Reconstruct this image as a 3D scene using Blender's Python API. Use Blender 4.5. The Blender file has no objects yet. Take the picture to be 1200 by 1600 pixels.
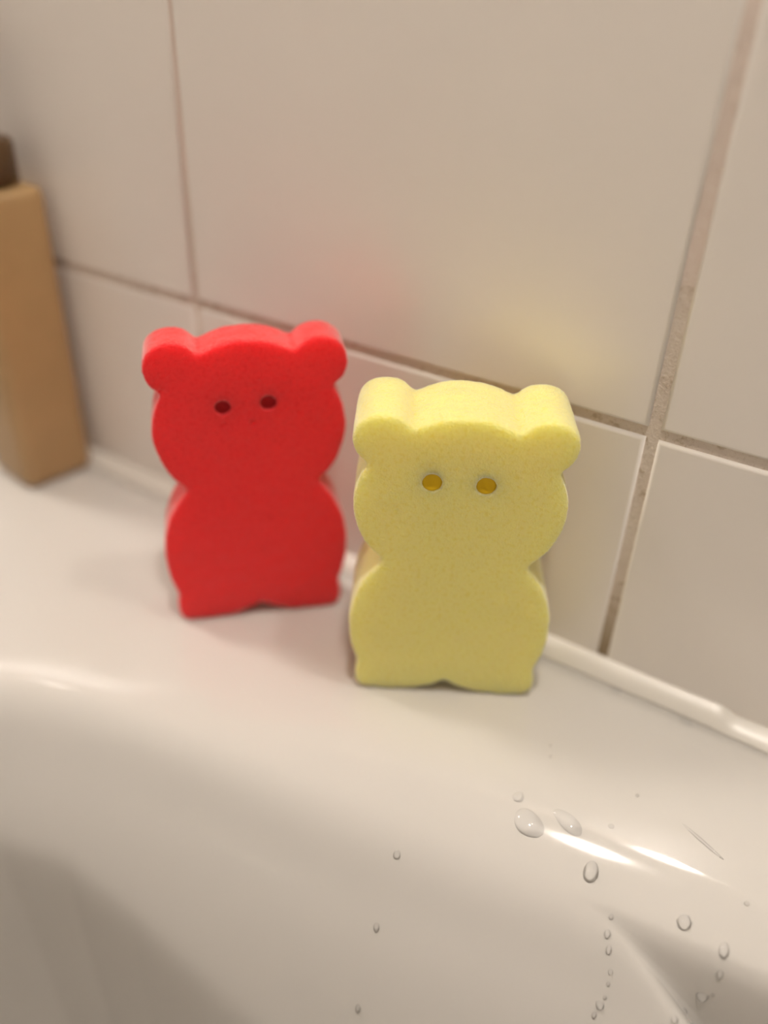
import bpy, bmesh, math, random
import numpy as np
from mathutils import Vector, Matrix, noise

U = 0.24                 # one layout unit in metres (camera height above the tub ledge)
C = bpy.context.scene.collection
random.seed(4)

# ------------------------------------------------------------------ camera
cam_d = bpy.data.cameras.new('camera')
cam = bpy.data.objects.new('camera', cam_d)
C.objects.link(cam)
right = Vector((0.84547721, 0.53304989, 0.0320329))
down = Vector((0.31838075, -0.45501251, -0.8316233))
fwd = Vector((-0.42872134, 0.7133172, -0.55441553))
M = Matrix((right, -down, -fwd)).transposed().to_4x4()
M.translation = Vector((0, 0, U))
cam.matrix_world = M
cam_d.sensor_fit = 'VERTICAL'
cam_d.sensor_height = 36
cam_d.sensor_width = 27
cam_d.lens = 36 * 1350 / 1600
cam_d.clip_start = 0.01
cam_d.dof.use_dof = True
cam_d.dof.focus_distance = 1.17 * U
cam_d.dof.aperture_fstop = 2.4
bpy.context.scene.camera = cam

# ------------------------------------------------------------------ light and exposure
sc = bpy.context.scene
sc.view_settings.view_transform = 'Standard'
sc.view_settings.look = 'None'
sc.view_settings.gamma = 1
sc.view_settings.use_curve_mapping = False
sc.view_settings.exposure = 0.03
world = bpy.data.worlds.new('world')
sc.world = world
world.use_nodes = True
world.node_tree.nodes['Background'].inputs[0].default_value = (1.0, 0.93, 0.84, 1)
world.node_tree.nodes['Background'].inputs[1].default_value = 0.3

CEIL = 1.75
# a hanging globe lamp and a small globe lamp on the tiled wall, both beyond the top of the picture
PENDANT = ((-0.010, 0.06, .92), .023)
WALL_LAMP = ((0.030, 0.232, .64), .018)
LAMP_STRENGTH = 170.0
PENDANT_STRENGTH = 540.0
LAMP_COL = (1.0, 0.905, 0.81)
FILL_LAMP, FILL_R = (-1.40, 0.05, CEIL), .17  # unseen lamp added for the left rim highlight and fill light
FILL_STRENGTH = 58.0

# ------------------------------------------------------------------ helpers
def tag(o, label=None, cat=None, group=None, kind=None):
    if label: o['label'] = label
    if cat: o['category'] = cat
    if group: o['group'] = group
    if kind: o['kind'] = kind
    return o

def link(name, me, mat=None, parent=None, loc=None):
    o = bpy.data.objects.new(name, me)
    C.objects.link(o)
    if mat is not None and me is not None:
        me.materials.clear(); me.materials.append(mat)
    if parent: o.parent = parent
    if loc is not None: o.location = loc
    return o

def smooth(me):
    me.polygons.foreach_set('use_smooth', [True] * len(me.polygons))

def from_bm(name, bm, mat, parent=None, loc=None, sm=False):
    me = bpy.data.meshes.new(name)
    bmesh.ops.recalc_face_normals(bm, faces=bm.faces)
    bm.to_mesh(me); bm.free()
    if sm: smooth(me)
    return link(name, me, mat, parent, loc)

def box_bm(x0, x1, y0, y1, z0, z1, bev=0, seg=3):
    bm = bmesh.new()
    bmesh.ops.create_cube(bm, size=1)
    for v in bm.verts:
        v.co = Vector((x0 + (v.co.x + .5) * (x1 - x0), y0 + (v.co.y + .5) * (y1 - y0), z0 + (v.co.z + .5) * (z1 - z0)))
    if bev:
        bmesh.ops.bevel(bm, geom=list(bm.edges), offset=bev, segments=seg, profile=.5, affect='EDGES')
    return bm

def lathe_bm(prof, n=40, caps=True):
    bm = bmesh.new()
    rings = []
    for r, z in prof:
        rings.append([bm.verts.new((r * math.cos(2 * math.pi * k / n), r * math.sin(2 * math.pi * k / n), z)) for k in range(n)])
    for a, b in zip(rings, rings[1:]):
        for k in range(n):
            bm.faces.new((a[k], a[(k + 1) % n], b[(k + 1) % n], b[k]))
    if caps:
        bm.faces.new(rings[0][::-1]); bm.faces.new(rings[-1])
    else:
        for k in range(n):
            bm.faces.new((rings[-1][k], rings[-1][(k + 1) % n], rings[0][(k + 1) % n], rings[0][k]))
    return bm

def catmull(pts, n=8, closed=False):
    P = [np.array(p, float) for p in pts]
    out = []
    m = len(P)
    rng = range(m if closed else m - 1)
    for i in rng:
        if closed:
            p0, p1, p2, p3 = P[i - 1], P[i], P[(i + 1) % m], P[(i + 2) % m]
        else:
            p1, p2 = P[i], P[i + 1]
            p0 = P[i - 1] if i > 0 else 2 * p1 - p2
            p3 = P[i + 2] if i + 2 < m else 2 * p2 - p1
        for k in range(n):
            t = k / n
            out.append(.5 * (2 * p1 + (p2 - p0) * t + (2 * p0 - 5 * p1 + 4 * p2 - p3) * t * t + (3 * p1 - p0 - 3 * p2 + p3) * t ** 3))
    if not closed: out.append(P[-1])
    return np.array(out)

# ------------------------------------------------------------------ materials
def new_mat(name):
    m = bpy.data.materials.new(name); m.use_nodes = True
    nt = m.node_tree
    return m, nt, nt.nodes['Principled BSDF']

def nd(nt, kind, **kw):
    n = nt.nodes.new(kind)
    for k, v in kw.items():
        if k in n.inputs: n.inputs[k].default_value = v
        else: setattr(n, k, v)
    return n

def coords(nt, scale=1.0):
    tc = nt.nodes.new('ShaderNodeTexCoord')
    mp = nt.nodes.new('ShaderNodeMapping')
    mp.inputs['Scale'].default_value = (scale,) * 3
    nt.links.new(tc.outputs['Object'], mp.inputs['Vector'])
    return mp.outputs['Vector']

def mix(nt, fac, a, b):
    n = nt.nodes.new('ShaderNodeMix'); n.data_type = 'RGBA'
    for s, v in ((6, a), (7, b)):
        if isinstance(v, tuple): n.inputs[s].default_value = (*v, 1)
        else: nt.links.new(v, n.inputs[s])
    if isinstance(fac, float): n.inputs[0].default_value = fac
    else: nt.links.new(fac, n.inputs[0])
    return n.outputs[2]

def ramp(nt, src, a, b):
    n = nt.nodes.new('ShaderNodeMapRange')
    n.inputs['From Min'].default_value = a; n.inputs['From Max'].default_value = b
    nt.links.new(src, n.inputs['Value'])
    return n.outputs['Result']

def glossy_white(name, col, rough, wav=0.0, scale=20, var=.03):
    m, nt, b = new_mat(name)
    v = coords(nt)
    n1 = nd(nt, 'ShaderNodeTexNoise', Scale=float(scale), Detail=3.0)
    nt.links.new(v, n1.inputs['Vector'])
    c2 = tuple(c * (1 - var) for c in col)
    nt.links.new(mix(nt, n1.outputs['Fac'], col, c2), b.inputs['Base Color'])
    b.inputs['Roughness'].default_value = rough
    if wav:
        bp = nd(nt, 'ShaderNodeBump', Strength=wav, Distance=.002)
        nt.links.new(n1.outputs['Fac'], bp.inputs['Height'])
        nt.links.new(bp.outputs['Normal'], b.inputs['Normal'])
    return m

M_tub = glossy_white('tub_enamel', (.68, .665, .635), .08, .02, 14)
M_tile = glossy_white('tile_glaze', (.86, .82, .77), .30, .10, 26)
M_tile.node_tree.nodes['Principled BSDF'].inputs['Specular IOR Level'].default_value = .9
M_wallp = glossy_white('room_paint', (.52, .50, .47), .7)
M_ceil = glossy_white('ceiling_paint', (.85, .84, .82), .8)
M_floor = glossy_white('floor_tile', (.55, .52, .48), .4)
M_sil = glossy_white('silicone', (.76, .735, .68), .3, .1, 60)

def grout_mat():
    m, nt, b = new_mat('grout')
    v = coords(nt)
    n1 = nd(nt, 'ShaderNodeTexNoise', Scale=900.0, Detail=4.0, Roughness=.7)
    n2 = nd(nt, 'ShaderNodeTexNoise', Scale=60.0, Detail=2.0)
    for n in (n1, n2): nt.links.new(v, n.inputs['Vector'])
    base = mix(nt, n2.outputs['Fac'], (.82, .745, .66), (.74, .64, .56))
    base = mix(nt, ramp(nt, n1.outputs['Fac'], .55, .75), base, (.60, .51, .41))
    n3 = nd(nt, 'ShaderNodeTexNoise', Scale=240.0, Detail=3.0, Roughness=.6); nt.links.new(v, n3.inputs['Vector'])
    base = mix(nt, ramp(nt, n3.outputs['Fac'], .58, .66), base, (.58, .48, .37))
    sx = nt.nodes.new('ShaderNodeSeparateXYZ'); nt.links.new(v, sx.inputs[0])
    # the joint was patched: rough grey grout below, an older pinkish smooth one above
    base = mix(nt, ramp(nt, sx.outputs['Z'], .1535, .1560), base, mix(nt, n2.outputs['Fac'], (.86, .74, .67), (.76, .66, .58)))
    # old soap and mould stain in the foot of the joint, where the water stands
    add = nt.nodes.new('ShaderNodeMath'); add.operation = 'MULTIPLY_ADD'
    add.inputs[1].default_value = .05; nt.links.new(n2.outputs['Fac'], add.inputs[0]); nt.links.new(sx.outputs['Z'], add.inputs[2])
    st = ramp(nt, add.outputs[0], .078, .020)
    base = mix(nt, st, base, (.30, .22, .12))
    nt.links.new(base, b.inputs['Base Color'])
    b.inputs['Roughness'].default_value = .85
    sm = nt.nodes.new('ShaderNodeMath'); sm.operation = 'MULTIPLY_ADD'; sm.inputs[1].default_value = 2.5
    nt.links.new(n3.outputs['Fac'], sm.inputs[0]); nt.links.new(n1.outputs['Fac'], sm.inputs[2])
    bp = nd(nt, 'ShaderNodeBump', Strength=.8, Distance=.0006)
    nt.links.new(sm.outputs[0], bp.inputs['Height'])
    nt.links.new(bp.outputs['Normal'], b.inputs['Normal'])
    return m
M_grout = grout_mat()

def sponge_mat(name, col, deep, rad, sheen_tint, sss=.6):
    m, nt, b = new_mat(name)
    v = coords(nt)
    vo = nd(nt, 'ShaderNodeTexVoronoi', Scale=1500.0); nt.links.new(v, vo.inputs['Vector'])
    n1 = nd(nt, 'ShaderNodeTexNoise', Scale=700.0, Detail=3.0); nt.links.new(v, n1.inputs['Vector'])
    n2 = nd(nt, 'ShaderNodeTexNoise', Scale=260.0, Detail=1.0); nt.links.new(v, n2.inputs['Vector'])
    c = mix(nt, ramp(nt, n1.outputs['Fac'], .50, .68), col, deep)
    c = mix(nt, ramp(nt, n2.outputs['Fac'], .70, .78), c, deep)
    nt.links.new(c, b.inputs['Base Color'])
    b.inputs['Roughness'].default_value = .9
    b.inputs['Specular IOR Level'].default_value = .15
    b.inputs['Subsurface Weight'].default_value = sss
    b.inputs['Subsurface Radius'].default_value = rad
    b.inputs['Subsurface Scale'].default_value = 1.0
    b.inputs['Sheen Weight'].default_value = 1.0
    b.inputs['Sheen Roughness'].default_value = .4
    b.inputs['Sheen Tint'].default_value = (*sheen_tint, 1)
    mx = nt.nodes.new('ShaderNodeMath'); mx.operation = 'ADD'
    nt.links.new(vo.outputs['Distance'], mx.inputs[0]); nt.links.new(n1.outputs['Fac'], mx.inputs[1])
    bp = nd(nt, 'ShaderNodeBump', Strength=.55, Distance=.0005)
    nt.links.new(mx.outputs[0], bp.inputs['Height'])
    nt.links.new(bp.outputs['Normal'], b.inputs['Normal'])
    return m
M_red = sponge_mat('red_foam', (.90, .036, .044), (.83, .025, .031), (.012, .003, .003), (1, .86, .84), 1.0)
M_yel = sponge_mat('yellow_foam', (.985, .845, .30), (.95, .79, .225), (.012, .011, .006), (1, .95, .78), 1.0)

def simple(name, col, rough, **kw):
    m, nt, b = new_mat(name)
    v = coords(nt)
    n1 = nd(nt, 'ShaderNodeTexNoise', Scale=45.0, Detail=4.0); nt.links.new(v, n1.inputs['Vector'])
    nt.links.new(mix(nt, n1.outputs['Fac'], col, tuple(c * .8 for c in col)), b.inputs['Base Color'])
    b.inputs['Roughness'].default_value = rough
    for k, val in kw.items(): b.inputs[k].default_value = val
    return m
M_tan = simple('tan_bottle', (.47, .30, .135), .4)
M_brown = simple('brown_pump', (.10, .05, .015), .35)
M_yel_eye_shade = simple('yellow_foam_eye_shade', (.88, .58, .012), .9)  # same yellow foam, deepened to paint in the light bouncing inside the hole
M_red_eye_shade = simple('red_foam_eye_shade', (.50, .008, .015), .9)  # same red foam, darkened to paint in the shade inside the hole
M_water, nt, b = new_mat('water')          # thin drops: mostly clear, mirror-bright by Fresnel, a little milky
nt.nodes.remove(b)
fr = nd(nt, 'ShaderNodeFresnel', IOR=1.33)
tr = nd(nt, 'ShaderNodeBsdfTransparent')
gl = nd(nt, 'ShaderNodeBsdfGlossy', Roughness=.02)
rf = nd(nt, 'ShaderNodeBsdfDiffuse', Color=(1, 1, 1, 1))
m1 = nd(nt, 'ShaderNodeMixShader'); m1.inputs[0].default_value = .10
nt.links.new(tr.outputs[0], m1.inputs[1]); nt.links.new(rf.outputs[0], m1.inputs[2])
m2 = nd(nt, 'ShaderNodeMixShader')
nt.links.new(fr.outputs[0], m2.inputs[0]); nt.links.new(m1.outputs[0], m2.inputs[1]); nt.links.new(gl.outputs[0], m2.inputs[2])
nt.links.new(m2.outputs[0], nt.nodes['Material Output'].inputs[0])
M_lamp, nt, b = new_mat('lamp_globe')
b.inputs['Base Color'].default_value = (.9, .88, .84, 1)
b.inputs['Emission Color'].default_value = (*LAMP_COL, 1)
b.inputs['Emission Strength'].default_value = LAMP_STRENGTH
M_pend = M_lamp.copy(); M_pend.name = 'hanging_lamp_globe'
M_pend.node_tree.nodes['Principled BSDF'].inputs['Emission Strength'].default_value = PENDANT_STRENGTH
M_fill_lamp, nt, b = new_mat('fill_lamp_diffuser')
b.inputs['Base Color'].default_value = (.9, .88, .84, 1)
b.inputs['Emission Color'].default_value = (*LAMP_COL, 1)
b.inputs['Emission Strength'].default_value = FILL_STRENGTH
M_lamprim = simple('lamp_metal', (.7, .7, .7), .3, Metallic=1.0)

# ------------------------------------------------------------------ room shell
YW = 1.098 * U            # tile face of the back wall
X0, X1, Y0, ZF = -1.75, 1.05, -1.15, -0.56
T = .06
GY = YW + .0011           # grout sits a little behind the tile faces
wall = tag(from_bm('wall_back', box_bm(X0, X1, GY, GY + T, ZF, CEIL), M_grout), kind='structure')
tag(from_bm('wall_left', box_bm(X0 - T, X0, Y0, GY, ZF, CEIL), M_wallp), kind='structure')
tag(from_bm('wall_right', box_bm(X1, X1 + T, Y0, GY, ZF, CEIL), M_wallp), kind='structure')
tag(from_bm('wall_front', box_bm(X0, X1, Y0 - T, Y0, ZF, CEIL), M_wallp), kind='structure')
tag(from_bm('floor', box_bm(X0, X1, Y0, GY, ZF - T, ZF), M_floor), kind='structure')
tag(from_bm('ceiling', box_bm(X0, X1, Y0, GY, CEIL, CEIL + T), M_ceil), kind='structure')

# tiles: each a rounded slab set in the grout.  joints at x=-.232, -1.071 (units), z=.4395
PX = .839
colsx = [(-.232 + PX * k, .0085 if k != -1 else .0055) for k in range(-7, 6)]
rowsz = [(-.40, .0), (.4395, .0075), (1.2785, .006), (2.1175, .006), (2.9565, .006)]
r_tile = random.Random(7)
for (xa, ga), (xb, gb) in zip(colsx, colsx[1:]):
    for (za, ha), (zb, hb) in zip(rowsz, rowsz[1:]):
        x0, x1 = max((xa + ga) * U, X0 + .002), min((xb - gb) * U, X1 - .002)
        if x1 - x0 < .02: continue
        z0, z1 = (za + ha) * U, (zb - hb) * U
        proud = r_tile.uniform(-.0002, .0002)
        bm = box_bm(x0, x1, YW + proud, GY + .004, z0, z1)
        ed = [e for e in bm.edges if all(v.co.y < YW + .001 for v in e.verts)]
        bmesh.ops.bevel(bm, geom=ed, offset=.0016, segments=5, profile=.5, affect='EDGES')
        o = from_bm('tile', bm, M_tile, wall)
        for p in o.data.polygons: p.use_smooth = True
        try:
            md = o.modifiers.new('wn', 'WEIGHTED_NORMAL'); md.keep_sharp = False
        except Exception: pass

# ------------------------------------------------------------------ bathtub surface (layout units)
RIM = catmull([(-1.36, -.75), (-1.355, -.2), (-1.30, .15), (-1.20, .36), (-1.04, .515), (-.885, .580), (-.71, .620), (-.486, .655),
               (-.292, .688), (-.149, .712), (.03, .738), (.3, .765), (.8, .79), (1.6, .79), (2.2, .72), (2.5, .45), (2.55, -.2),
               (2.45, -.95), (2.1, -1.22), (1.5, -1.32), (0, -1.34), (-.9, -1.25), (-1.25, -1.08)], 14, True)
TX0, TX1, TY0 = -1.85, 3.0, -1.75     # outer tub outline
TUBZ = -1.75
# slope of the rolled rim and flank by distance from the crest
_d = np.linspace(-.25, 3, 3251)
def _ss(a, b):
    t = np.clip((_d - a) / (b - a), 0, 1)
    return t * t * (3 - 2 * t)
def _flank(a0, a1, first):
    ang = first * _ss(a0, a1) + (58 - first) * _ss(-.030, .050) + 12 * _ss(.05, .18)
    return -np.concatenate([[0], np.cumsum(np.tan(np.radians(ang)))[:-1]]) * .001
FLANK_A, FLANK_B = _flank(-.10, .01, 13), _flank(-.165, -.025, 27)    # crisper rim at the rounded end, flatter roll along the wall
# plan break-lines where the sloping flank falls away steeply
BRK_L = [(-1.5, .10), (-1.15, .27), (-1.02, .363), (-.937, .413), (-.829, .446), (-.709, .457), (-.587, .462), (-.47, .466), (-.354, .468), (0, .468), (.8, .44)]
BRK_R = [(-.059, .722), (-.016, .708), (.066, .687), (.136, .667), (.3, .61), (.6, .46)]

def rim_dist(P):
    A = RIM; B = np.roll(RIM, -1, 0)
    best = np.full(len(P), 1e9); inside = np.zeros(len(P), bool)
    for a, b in zip(A, B):
        ab = b - a
        t = np.clip(((P - a) @ ab) / (ab @ ab), 0, 1)
        best = np.minimum(best, np.hypot(*(P - a - t[:, None] * ab).T))
        cr = (a[1] > P[:, 1]) != (b[1] > P[:, 1])
        xx = (b[0] - a[0]) * (P[:, 1] - a[1]) / (b[1] - a[1] + 1e-12) + a[0]
        inside ^= cr & (P[:, 0] < xx)
    return np.where(inside, best, -best)

def softplus(x, k):
    return np.where(x > 12 * k, x, k * np.log1p(np.exp(np.clip(x / k, -40, 12.1))))

def line_side(P, pts):
    """signed distance to an open polyline, positive on its left"""
    pts = np.array(pts, float); best = np.full(len(P), 1e9); sgn = np.ones(len(P))
    for i, (a, b) in enumerate(zip(pts, pts[1:])):
        ab = b - a
        t = ((P - a) @ ab) / (ab @ ab)
        lo, hi = (-1e9 if i == 0 else 0), (1e9 if i == len(pts) - 2 else 1)
        t = np.clip(t, lo, hi)
        dv = P - a - t[:, None] * ab
        d = np.hypot(*dv.T)
        s = np.sign(ab[0] * (P[:, 1] - a[1]) - ab[1] * (P[:, 0] - a[0]))
        sgn = np.where(d < best - 1e-9, s, sgn)
        best = np.minimum(best, d)
    return best * sgn

def tub_flank(P):
    d = rim_dist(P)
    s = np.clip((P[:, 0] + .85) / .6, 0, 1); s = s * s * (3 - 2 * s)
    return np.interp(d, _d, FLANK_A) * (1 - s) + np.interp(d, _d, FLANK_B) * s, d

def tub_z(P, shift=False):
    P = np.atleast_2d(np.array(P, float))
    z, d = tub_flank(P)
    eL = np.minimum(-line_side(P, BRK_L), d - .085)
    eR, e2 = line_side(P, BRK_R), d - .014
    eR = .5 * (eR + e2 - np.sqrt((eR - e2) ** 2 + .010 ** 2))          # both, with a soft corner
    extra = 6.0 * softplus(eL, .0045) + 5.0 * softplus(np.where(d > 0, eR, -1), .0055)
    z = TUBZ + softplus(z - extra - TUBZ, .10)
    if shift:                            # the steep wall stands upright: pull it back under its edge
        return z, .155 * np.minimum(extra, 1.3)
    return z

def axis(a, b, fa, fb, fine, coarse):
    """coordinates with a fine step between fa and fb"""
    l = list(np.linspace(a, fa, max(2, int((fa - a) / coarse)))[:-1]) if fa > a else []
    m = list(np.arange(fa, fb, fine))
    r = list(np.linspace(fb, b, max(2, int((b - fb) / coarse)))) if b > fb else [fb]
    return np.array(l + m + r)

gx = axis(TX0, TX1, -1.3, .4, .0065, .05)
gy = axis(TY0, 1.088, .20, .82, .004, .05)
GX, GYY = np.meshgrid(gx, gy)
Z, SH = tub_z(np.stack([GX.ravel(), GYY.ravel()], 1), True)
nx, ny = len(gx), len(gy)
verts = np.stack([GX.ravel(), GYY.ravel() + np.where(GYY.ravel() > -.6, SH, 0), Z], 1) * U
idx = np.arange(nx * ny).reshape(ny, nx)
faces = np.stack([idx[:-1, :-1], idx[:-1, 1:], idx[1:, 1:], idx[1:, :-1]], -1).reshape(-1, 4).tolist()
vl = verts.tolist()
# outer apron down to the floor: rolled lip, then a skirt
border = list(idx[0, :]) + list(idx[1:, -1]) + list(idx[-1, -2::-1]) + list(idx[-2:0:-1, 0])
prev = border
for off, zz in ((.010, -.004), (.016, -.016), (.014, -.05), (.006, -.06), (.006, ZF + .0)):
    ring = []
    for i in border:
        x, y, z = vl[i]
        ox = off if abs(x - TX1 * U) < 1e-6 else (-off if abs(x - TX0 * U) < 1e-6 else 0)
        oy = -off if abs(y - TY0 * U) < 1e-6 else 0
        ring.append(len(vl)); vl.append([x + ox, y + oy, zz])
    n = len(border)
    for k in range(n):
        faces.append([prev[(k + 1) % n], prev[k], ring[k], ring[(k + 1) % n]])
    prev = ring
me = bpy.data.meshes.new('bathtub')
me.from_pydata(vl, [], faces); me.update(); smooth(me)
tub = link('bathtub', me, M_tub)
tag(tub, 'white glossy enamelled bathtub with a wide ledge along the tiled wall', 'bathtub')

# ------------------------------------------------------------------ silicone bead in the wall corner
def caulk_profile(x):
    """height on the wall and reach over the ledge of the bead, in units"""
    w = .034 + .003 * math.sin(3.1 * x + .4) + .002 * math.sin(9.7 * x)
    h = .026 + .003 * math.sin(2.3 * x + 1.1) + .0015 * math.sin(13 * x)
    if x > -.03:                          # the bead is thinner on the wall beyond the last smear
        h -= .010 * min(1, (x + .03) / .012)
    return w, h
bm = bmesh.new(); rows = []
for x in np.arange(TX0, TX1, .012):
    w, h = caulk_profile(x)
    row = []
    for k in range(9):
        t_ = k / 8                       # almost flat fillet, a touch full in the middle
        bul = .003 * math.sin(math.pi * t_)
        y = 1.099 - w * (1 - t_) - bul * .7
        z = -.0005 + h * t_ + bul * .7
        row.append(bm.verts.new((x * U, y * U, z * U)))
    row.append(bm.verts.new((x * U, 1.104 * U, -.004 * U)))
    rows.append(row)
for a, b2 in zip(rows, rows[1:]):
    for k in range(len(a)):
        bm.faces.new((a[k], b2[k], b2[(k + 1) % len(a)], a[(k + 1) % len(a)]))
bm.faces.new(rows[0]); bm.faces.new(rows[-1][::-1])
tag(from_bm('trim_1', bm, M_sil, sm=True), kind='structure')

# ------------------------------------------------------------------ bear sponges
HALF = [[(0, .024), (.018, .014), (.045, .004), (.075, .0), (.105, .0), (.130, .003), (.1405, .018), (.1405, .038), (.137, .056)],
        [(.137, .056), (.1475, .090), (.1515, .130), (.1475, .170), (.133, .212), (.104, .254)],
        [(.104, .254), (.128, .280), (.144, .318), (.148, .350), (.142, .384), (.128, .413)],
        [(.128, .413), (.143, .426), (.150, .446), (.146, .468), (.130, .483), (.108, .488), (.086, .483), (.070, .468)],
        [(.070, .468), (.052, .477), (.028, .485), (0, .4875)]]

def bear_outline(sx, sz, dx=0):
    half = []
    for s in HALF:
        c = catmull(s, 5)
        half += c[:-1].tolist()
    half.append([0, .4875])
    L = [(-x, z) for x, z in half[1:-1]][::-1]
    pts = half + L                 # counter-clockwise from the crotch, +x side first
    return [((x * sx + dx) * U, z * sz * U) for x, z in pts]

def make_bear(name, label, mat, base, u, thick, sx, sz, eyes, eye_r, eye_d, pits, eye_shade_mat, seed):
    ux, uy = u
    root = bpy.data.objects.new(name, None); C.objects.link(root)
    root.empty_display_size = .02
    root.location = (base[0] * U, base[1] * U, 0)
    root.rotation_euler = (0, 0, math.atan2(uy, ux))
    tag(root, label, 'sponge', 'bear shaped bath sponges')
    t = thick * U
    # front at local y=0, back at y=+t
    bm = bmesh.new()
    ol = bear_outline(sx, sz)
    f = bm.faces.new([bm.verts.new((x, 0, z)) for x, z in ol])
    ext = bmesh.ops.extrude_face_region(bm, geom=[f])
    for v in [g for g in ext['geom'] if isinstance(g, bmesh.types.BMVert)]: v.co.y += t
    bmesh.ops.recalc_face_normals(bm, faces=bm.faces)
    me0 = bpy.data.meshes.new('tmp'); bm.to_mesh(me0); bm.free()
    o0 = bpy.data.objects.new('tmp', me0); C.objects.link(o0)
    temps = [o0]
    md = o0.modifiers.new('r', 'REMESH'); md.mode = 'VOXEL'; md.voxel_size = .00062
    md = o0.modifiers.new('s', 'SMOOTH'); md.factor = .5; md.iterations = 45
    for ex, ez in eyes:
        bm = bmesh.new()
        bmesh.ops.create_cone(bm, cap_ends=True, segments=28, radius1=eye_r * U, radius2=eye_r * U, depth=.022 * U,
                              matrix=Matrix.Translation((ex * U, .0, ez * U)) @ Matrix.Rotation(math.pi / 2, 4, 'X'))
        mc = bpy.data.meshes.new('tmp'); bm.to_mesh(mc); bm.free()
        oc = bpy.data.objects.new('tmp', mc); C.objects.link(oc); temps.append(oc)
        md = o0.modifiers.new('b', 'BOOLEAN'); md.operation = 'DIFFERENCE'; md.object = oc; md.solver = 'EXACT'
    dg = bpy.context.evaluated_depsgraph_get()
    me = bpy.data.meshes.new_from_object(o0.evaluated_get(dg))
    for o in temps: bpy.data.objects.remove(o)
    me.name = 'body'
    n = len(me.vertices)
    co = np.empty(n * 3); me.vertices.foreach_get('co', co); co = co.reshape(-1, 3)
    no = np.array([tuple(v.vector) for v in me.vertex_normals]) if hasattr(me, 'vertex_normals') else np.zeros((n, 3))
    off = Vector((seed * 3.1, 7.7, 1.3))
    disp = np.array([noise.noise(Vector(c) * 900 + off) * .00012 + noise.noise(Vector(c) * 160 + off) * .00022 for c in co.tolist()])
    co = co + no * disp[:, None]
    for px, pz, pr, pd in pits:
        r2 = (co[:, 0] - px * U) ** 2 + (co[:, 2] - pz * U) ** 2
        w = np.exp(-r2 / (pr * U) ** 2) * (co[:, 1] < t * .3)
        co[:, 1] += w * pd * U
    co[:, 2] -= co[:, 2].min()
    me.vertices.foreach_set('co', co.ravel()); me.update(); smooth(me)
    link('body', me, mat, root)
    for ex, ez in eyes:            # floor of the punched eye: a shallow dished plug at the bottom of the hole, its shading painted in
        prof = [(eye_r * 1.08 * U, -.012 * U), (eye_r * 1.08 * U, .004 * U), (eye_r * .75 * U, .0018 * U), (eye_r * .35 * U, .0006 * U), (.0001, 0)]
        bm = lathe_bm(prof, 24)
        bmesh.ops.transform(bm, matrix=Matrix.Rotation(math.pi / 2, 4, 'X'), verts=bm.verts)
        o = from_bm('eye', bm, eye_shade_mat, root, (ex * U, eye_d * U, ez * U), True)
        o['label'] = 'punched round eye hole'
    return root

make_bear('bear_sponge', 'red bear shaped foam sponge, farther left on the ledge beside the wall', M_red,
          (-.7705 - .006, .895 + -.006), (.72295, .69090), .076, 1.0, 1.045, [(-.040, .406), (.028, .409)], .0125, .010,
          [(.004, .377, .004, .006), (-.041, .377, .003, .004), (-.128, .438, .004, .004), (.071, .390, .003, .003)], M_red_eye_shade, 1)
make_bear('bear_sponge', 'pale yellow bear shaped foam sponge, standing in front at the right of the red one', M_yel,
          (-.411 - .009, .906 - .005), (.86868, .49537), .124, 1.0, 1.0, [(-.041, .389), (.032, .388)], .0140, .007,
          [(-.088, .341, .0025, .004), (-.043, .324, .002, .003)], M_yel_eye_shade, 2)

# ------------------------------------------------------------------ soap bottle
bot = bpy.data.objects.new('soap_bottle', None); C.objects.link(bot)
tag(bot, 'tan square soap bottle with dark brown pump, standing against the tiled wall', 'bottle')
bot.location = (-1.485 * U, 1.010 * U, 0)
bot.rotation_euler = (0, 0, math.radians(-10))
s = .078 * U
bm = box_bm(-s, s, -s, s, .0005, .60 * U)
ve = [e for e in bm.edges if abs(e.verts[0].co.z - e.verts[1].co.z) > .01]
bmesh.ops.bevel(bm, geom=ve, offset=.026 * U, segments=6, profile=.5, affect='EDGES')
te = [e for e in bm.edges if abs(e.verts[0].co.z - e.verts[1].co.z) < 1e-6 and len(e.link_faces) == 2 and any(abs(f.normal.z) > .9 for f in e.link_faces)]
bmesh.ops.bevel(bm, geom=te, offset=.020 * U, segments=5, profile=.5, affect='EDGES')
from_bm('body', bm, M_tan, bot, sm=True)
from_bm('collar', lathe_bm([(.040 * U, .598 * U), (.052 * U, .600 * U), (.062 * U, .606 * U), (.062 * U, .670 * U), (.057 * U, .678 * U), (.030 * U, .680 * U)]), M_brown, bot, sm=True)
from_bm('pump_stem', lathe_bm([(.014 * U, .678 * U), (.014 * U, .80 * U)]), M_brown, bot, sm=True)
bm = lathe_bm([(.020 * U, .795 * U), (.036 * U, .80 * U), (.038 * U, .84 * U), (.030 * U, .852 * U), (.004 * U, .855 * U)])
from_bm('pump_head', bm, M_brown, bot, sm=True)
bm = box_bm(-.16 * U, -.02 * U, -.014 * U, .014 * U, .815 * U, .842 * U, .006 * U)
from_bm('spout', bm, M_brown, bot, sm=True)

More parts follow.
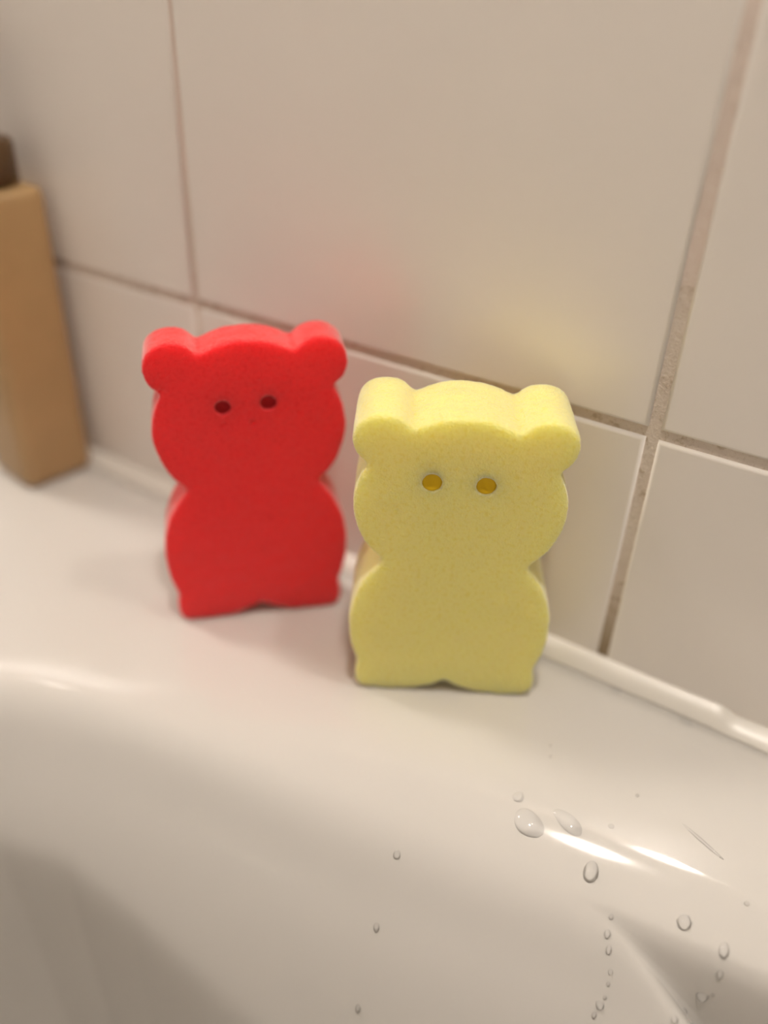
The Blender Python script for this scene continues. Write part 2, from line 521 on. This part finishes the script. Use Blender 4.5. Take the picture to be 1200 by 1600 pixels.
# ------------------------------------------------------------------ water drops
DROPS = [
    ((-0.2351, 0.7903, -0.0071), (0.044, -0.248, 0.968), 0.0082, 0.0080, 0.0030, 0.06, 0.0, 0, 'faint round flat water drop on the ledge, highest of the cluster above the rim'),
    ((-0.2064, 0.7648, -0.0171), (0.063, -0.374, 0.925), 0.0213, 0.0175, 0.0045, 0.12, 0.06, -20, 'largest flat irregular water drop on the rim, touching the bright lamp streak'),
    ((-0.1599, 0.7919, -0.0101), (0.046, -0.303, 0.952), 0.0239, 0.0113, 0.0031, 0.12, 0.0, -20, 'long flat oval water drop right of the largest drop on the rim'),
    ((-0.108, 0.751, -0.0307), (0.07, -0.445, 0.893), 0.0103, 0.0139, 0.0085, 0.03, 0.1, 0, 'big domed water drop hanging just below the bright lamp streak'),
    ((0.0182, 0.7544, -0.0382), (0.059, -0.481, 0.875), 0.0090, 0.0099, 0.0068, 0.04, 0.08000000000000002, 0, 'domed water drop on the rim at the upper edge of the dark hollow'),
    ((0.0711, 0.7495, -0.0449), (0.068, -0.541, 0.838), 0.0064, 0.0096, 0.0039, 0.05, 0.13999999999999999, 0, 'tall slanting water drop on the lower rim near the right picture edge'),
    ((0.0766, 0.7342, -0.0709), (0.135, -0.941, 0.31), 0.0048, 0.0071, 0.0040, 0.03, 0.0, 0, 'small round water drop under the tall slanting drop at far right'),
    ((0.0678, 0.7262, -0.1196), (0.132, -0.987, 0.088), 0.0082, 0.0077, 0.0058, 0.08, 0.0, 0, 'wide oval water drop in the middle of the dark hollow'),
    ((0.0781, 0.7287, -0.1079), (0.121, -0.989, 0.091), 0.0024, 0.0033, 0.0018, 0.05, 0.0, 0, 'speck of water just right of the wide oval drop in the hollow'),
    ((0.0558, 0.7153, -0.1513), (0.744, 0.161, 0.649), 0.0042, 0.0044, 0.0025, 0.05, 0.0, 0, 'small dim water drop below left of the wide oval drop in the hollow'),
    ((0.0468, 0.682, -0.1269), (0.332, -0.622, 0.709), 0.0048, 0.0051, 0.0029, 0.05, 0.0, 0, 'pale small water drop at the bottom picture edge by the fold of the tub'),
    ((-0.0644, 0.7217, -0.0552), (0.123, -0.734, 0.668), 0.0033, 0.0043, 0.0013, 0.05, 0.08000000000000002, 0, 'faintest water speck, at the top of the vertical trail of drops'),
    ((-0.0612, 0.7055, -0.0692), (0.167, -0.638, 0.751), 0.0042, 0.0062, 0.0031, 0.05, 0.12, 0, 'second water drop from the top in the vertical trail, tall and narrow'),
    ((-0.053, 0.6947, -0.0829), (0.133, -0.787, 0.602), 0.0041, 0.0062, 0.0031, 0.05, 0.12, 0, 'third water drop from the top in the vertical trail, tall and narrow'),
    ((-0.0418, 0.6818, -0.104), (0.126, -0.834, 0.537), 0.0033, 0.0041, 0.0027, 0.03, 0.0, 0, 'small round water drop midway down the vertical trail'),
    ((-0.0396, 0.6733, -0.1178), (0.123, -0.839, 0.53), 0.0025, 0.0037, 0.0015, 0.05, 0.08000000000000002, 0, 'tiny water speck under the small round drop of the vertical trail'),
    ((-0.0376, 0.6638, -0.1335), (0.123, -0.844, 0.523), 0.0025, 0.0037, 0.0015, 0.05, 0.08000000000000002, 0, 'tiny water speck just above the widest drop of the vertical trail'),
    ((-0.0401, 0.6569, -0.144), (0.125, -0.846, 0.519), 0.0058, 0.0062, 0.0044, 0.12, 0.0, 0, 'widest water drop of the vertical trail, near its lower end'),
    ((-0.0423, 0.6483, -0.1578), (0.126, -0.852, 0.509), 0.0033, 0.0050, 0.0020, 0.05, 0.12, 0, 'lowest water drop of the vertical trail'),
    ((-0.3504, 0.6537, -0.0692), (0.162, -0.746, 0.646), 0.0054, 0.0065, 0.0028, 0.05, 0.12, 0, 'lone water drop under the rim, topmost of three below the yellow sponge'),
    ((-0.3439, 0.595, -0.1609), (0.173, -0.849, 0.499), 0.0045, 0.0068, 0.0030, 0.05, 0.24, 0, 'middle one of the three lone water drops on the plain tub flank'),
    ((-0.3351, 0.538, -0.2781), (0.175, -0.906, 0.386), 0.0046, 0.0069, 0.0031, 0.05, 0.24, 0, 'lowest of the three lone water drops on the plain tub flank'),
    ((0.0782, 0.8088, -0.0158), (0.043, -0.361, 0.931), 0.0033, 0.0034, 0.0025, 0.03, 0.0, 0, 'tiny glinting water drop on the rim near the right picture edge'),
    ((-0.0933, 0.8811, -0.0005), (0.0, -0.079, 0.997), 0.0027, 0.0034, 0.0024, 0.03, 0.0, 0, 'single tiny bright water bead alone on the wide ledge'),
    ((-0.2326, 0.8963, -0.0), (0.0, 0.0, 1.0), 0.0024, 0.0036, 0.0022, 0.03, 0.0, 0, 'upper one of two tiny water beads in front of the yellow sponge'),
    ((-0.2244, 0.8773, -0.0003), (0.0, -0.028, 1.0), 0.0024, 0.0035, 0.0021, 0.03, 0.0, 0, 'lower one of two tiny water beads in front of the yellow sponge'),
    ((-0.1074, 0.8157, -0.0059), (0.035, -0.229, 0.973), 0.0044, 0.0039, 0.0012, 0.06, 0.0, 0, 'faint flat water speck on the ledge above the second lamp streak'),
    ((0.0034, 0.8605, -0.0035), (0.001, -0.129, 0.992), 0.0329, 0.0031, 0.0023, 0.08, 0.0, -20, 'thin long streak of water on the ledge toward the right'),
    ((0.0, 0.0, 0.0), (0.0, 0.0, 0.0), 0.0050, 0.0047, 0.0028, 0.12, 0.0, 0, 'pale water bead on the sealant at the foot of the wide grout joint'),
    ((-0.1898, 1.062, -0.0), (0.0, 0.0, 1.0), 0.0093, 0.0069, 0.0041, 0.15, 0.0, -15, 'left one of two water beads at the lower edge of the sealant strip'),
    ((-0.0757, 1.0583, 0.0), (-0.0, 0.0, 1.0), 0.0109, 0.0066, 0.0040, 0.15, 0.0, -15, 'right one of two water beads at the lower edge of the sealant strip'),
]
def drop_mesh(rx, ry, h, wob, tail, seed):
    """low water cap: x along the rim, y downhill, z away from the surface; the foot is sunk a hair"""
    bm = bmesh.new(); n = 28; rings = []
    for k in range(8):
        r = math.cos(k / 7 * math.pi / 2) if k < 7 else 0
        ring = []
        for j in range(n):
            t = 2 * math.pi * j / n
            w = 1 + wob * (math.sin(2 * t + seed) * .6 + math.sin(3 * t + 2.3 * seed) * .4)
            y = math.sin(t) * ry * w * r
            if y < 0: y *= 1 + tail
            z = h * (1 - r ** 2.4) * (1 + .25 * math.sin(t) * r) - .04 * h
            ring.append((math.cos(t) * rx * w * r, y, z))
        rings.append(ring)
    V = [[bm.verts.new(p) for p in ring] for ring in rings[:-1]]
    top = bm.verts.new((0, 0, h * .96))
    foot = [bm.verts.new((v.co.x * .97, v.co.y * .97, -.25 * h)) for v in V[0]]
    for a, b2 in zip([foot] + V, V):
        for j in range(n): bm.faces.new((a[j], a[(j + 1) % n], b2[(j + 1) % n], b2[j]))
    for j in range(n): bm.faces.new((V[-1][j], V[-1][(j + 1) % n], top))
    bm.faces.new(foot[::-1])
    return bm

for i, (p, nn, rx, ry, h, wob, tail, rot, label) in enumerate(DROPS):
    o = from_bm('water_drop', drop_mesh(rx * U, ry * U, h * U, wob, tail, i * 1.7), M_water, None, None, True)
    zv = Vector(nn).normalized()
    dn = Vector((0, 0, -1)) - zv * (-zv.z)
    if zv.z > .985: dn = Vector((0, -1, 0)) - zv * (-zv.y)
    dn.normalize()
    xv = dn.cross(zv)
    mat = Matrix((xv, dn, zv)).transposed().to_4x4() @ Matrix.Rotation(math.radians(rot), 4, 'Z')
    mat.translation = Vector(p) * U
    o.matrix_world = mat
    tag(o, label, 'water drop', 'water drops on the bathtub')

# ------------------------------------------------------------------ wall lamps
for l, r in [WALL_LAMP]:
    t = bpy.data.objects.new('wall_lamp', None); C.objects.link(t); t.location = (l[0], YW - .0003, l[2])
    tag(t, 'small white globe lamp on a metal arm on the tiled wall', 'lamp')
    gy_ = l[1] - YW
    bm = bmesh.new(); bmesh.ops.create_uvsphere(bm, u_segments=32, v_segments=20, radius=r)
    from_bm('globe', bm, M_lamp, t, (0, gy_, 0), True)
    bm = lathe_bm([(.035, 0), (.035, .008), (.028, .014), (.010, .016)], 32)
    bmesh.ops.transform(bm, matrix=Matrix.Rotation(math.pi / 2, 4, 'X'), verts=bm.verts)
    from_bm('wall_plate', bm, M_lamprim, t, (0, 0, .10), True)
    bm = box_bm(-.006, .006, gy_ - .006, -.012, .094, .106, .003)
    from_bm('arm', bm, M_lamprim, t, sm=True)
    bm = lathe_bm([(.018, r - .006), (.018, .050), (.010, .056), (.005, .098)], 24)
    from_bm('socket', bm, M_lamprim, t, (0, gy_, 0), True)

t = bpy.data.objects.new('fill_lamp', None); C.objects.link(t); t.location = FILL_LAMP
tag(t, 'flat round fill lamp with a white diffuser, added unseen under the ceiling', 'lamp')
from_bm('rim', lathe_bm([(FILL_R, -.001), (FILL_R + .012, -.001), (FILL_R + .012, -.045), (FILL_R, -.050)], caps=False), M_lamprim, t, sm=True)
from_bm('diffuser', lathe_bm([(FILL_R - .001, -.02), (FILL_R - .001, -.046), (FILL_R * .7, -.056), (FILL_R * .3, -.061), (.001, -.062)], 48), M_fill_lamp, t, sm=True)

(l, r) = PENDANT
t = bpy.data.objects.new('hanging_lamp', None); C.objects.link(t); t.location = l
tag(t, 'white globe lamp hanging on a cord above the bathtub', 'lamp')
bm = bmesh.new(); bmesh.ops.create_uvsphere(bm, u_segments=32, v_segments=20, radius=r)
from_bm('globe', bm, M_pend, t, sm=True)
from_bm('socket', lathe_bm([(.012, r - .006), (.014, .055), (.008, .062), (.003, .066)], 24), M_lamprim, t, sm=True)
from_bm('cord', lathe_bm([(.0025, .064), (.0025, CEIL - l[2] - .02)], 12), M_lamprim, t, sm=True)
from_bm('ceiling_rose', lathe_bm([(.004, CEIL - l[2] - .03), (.04, CEIL - l[2] - .018), (.045, CEIL - l[2] - .0005)], 32), M_lamprim, t, sm=True)
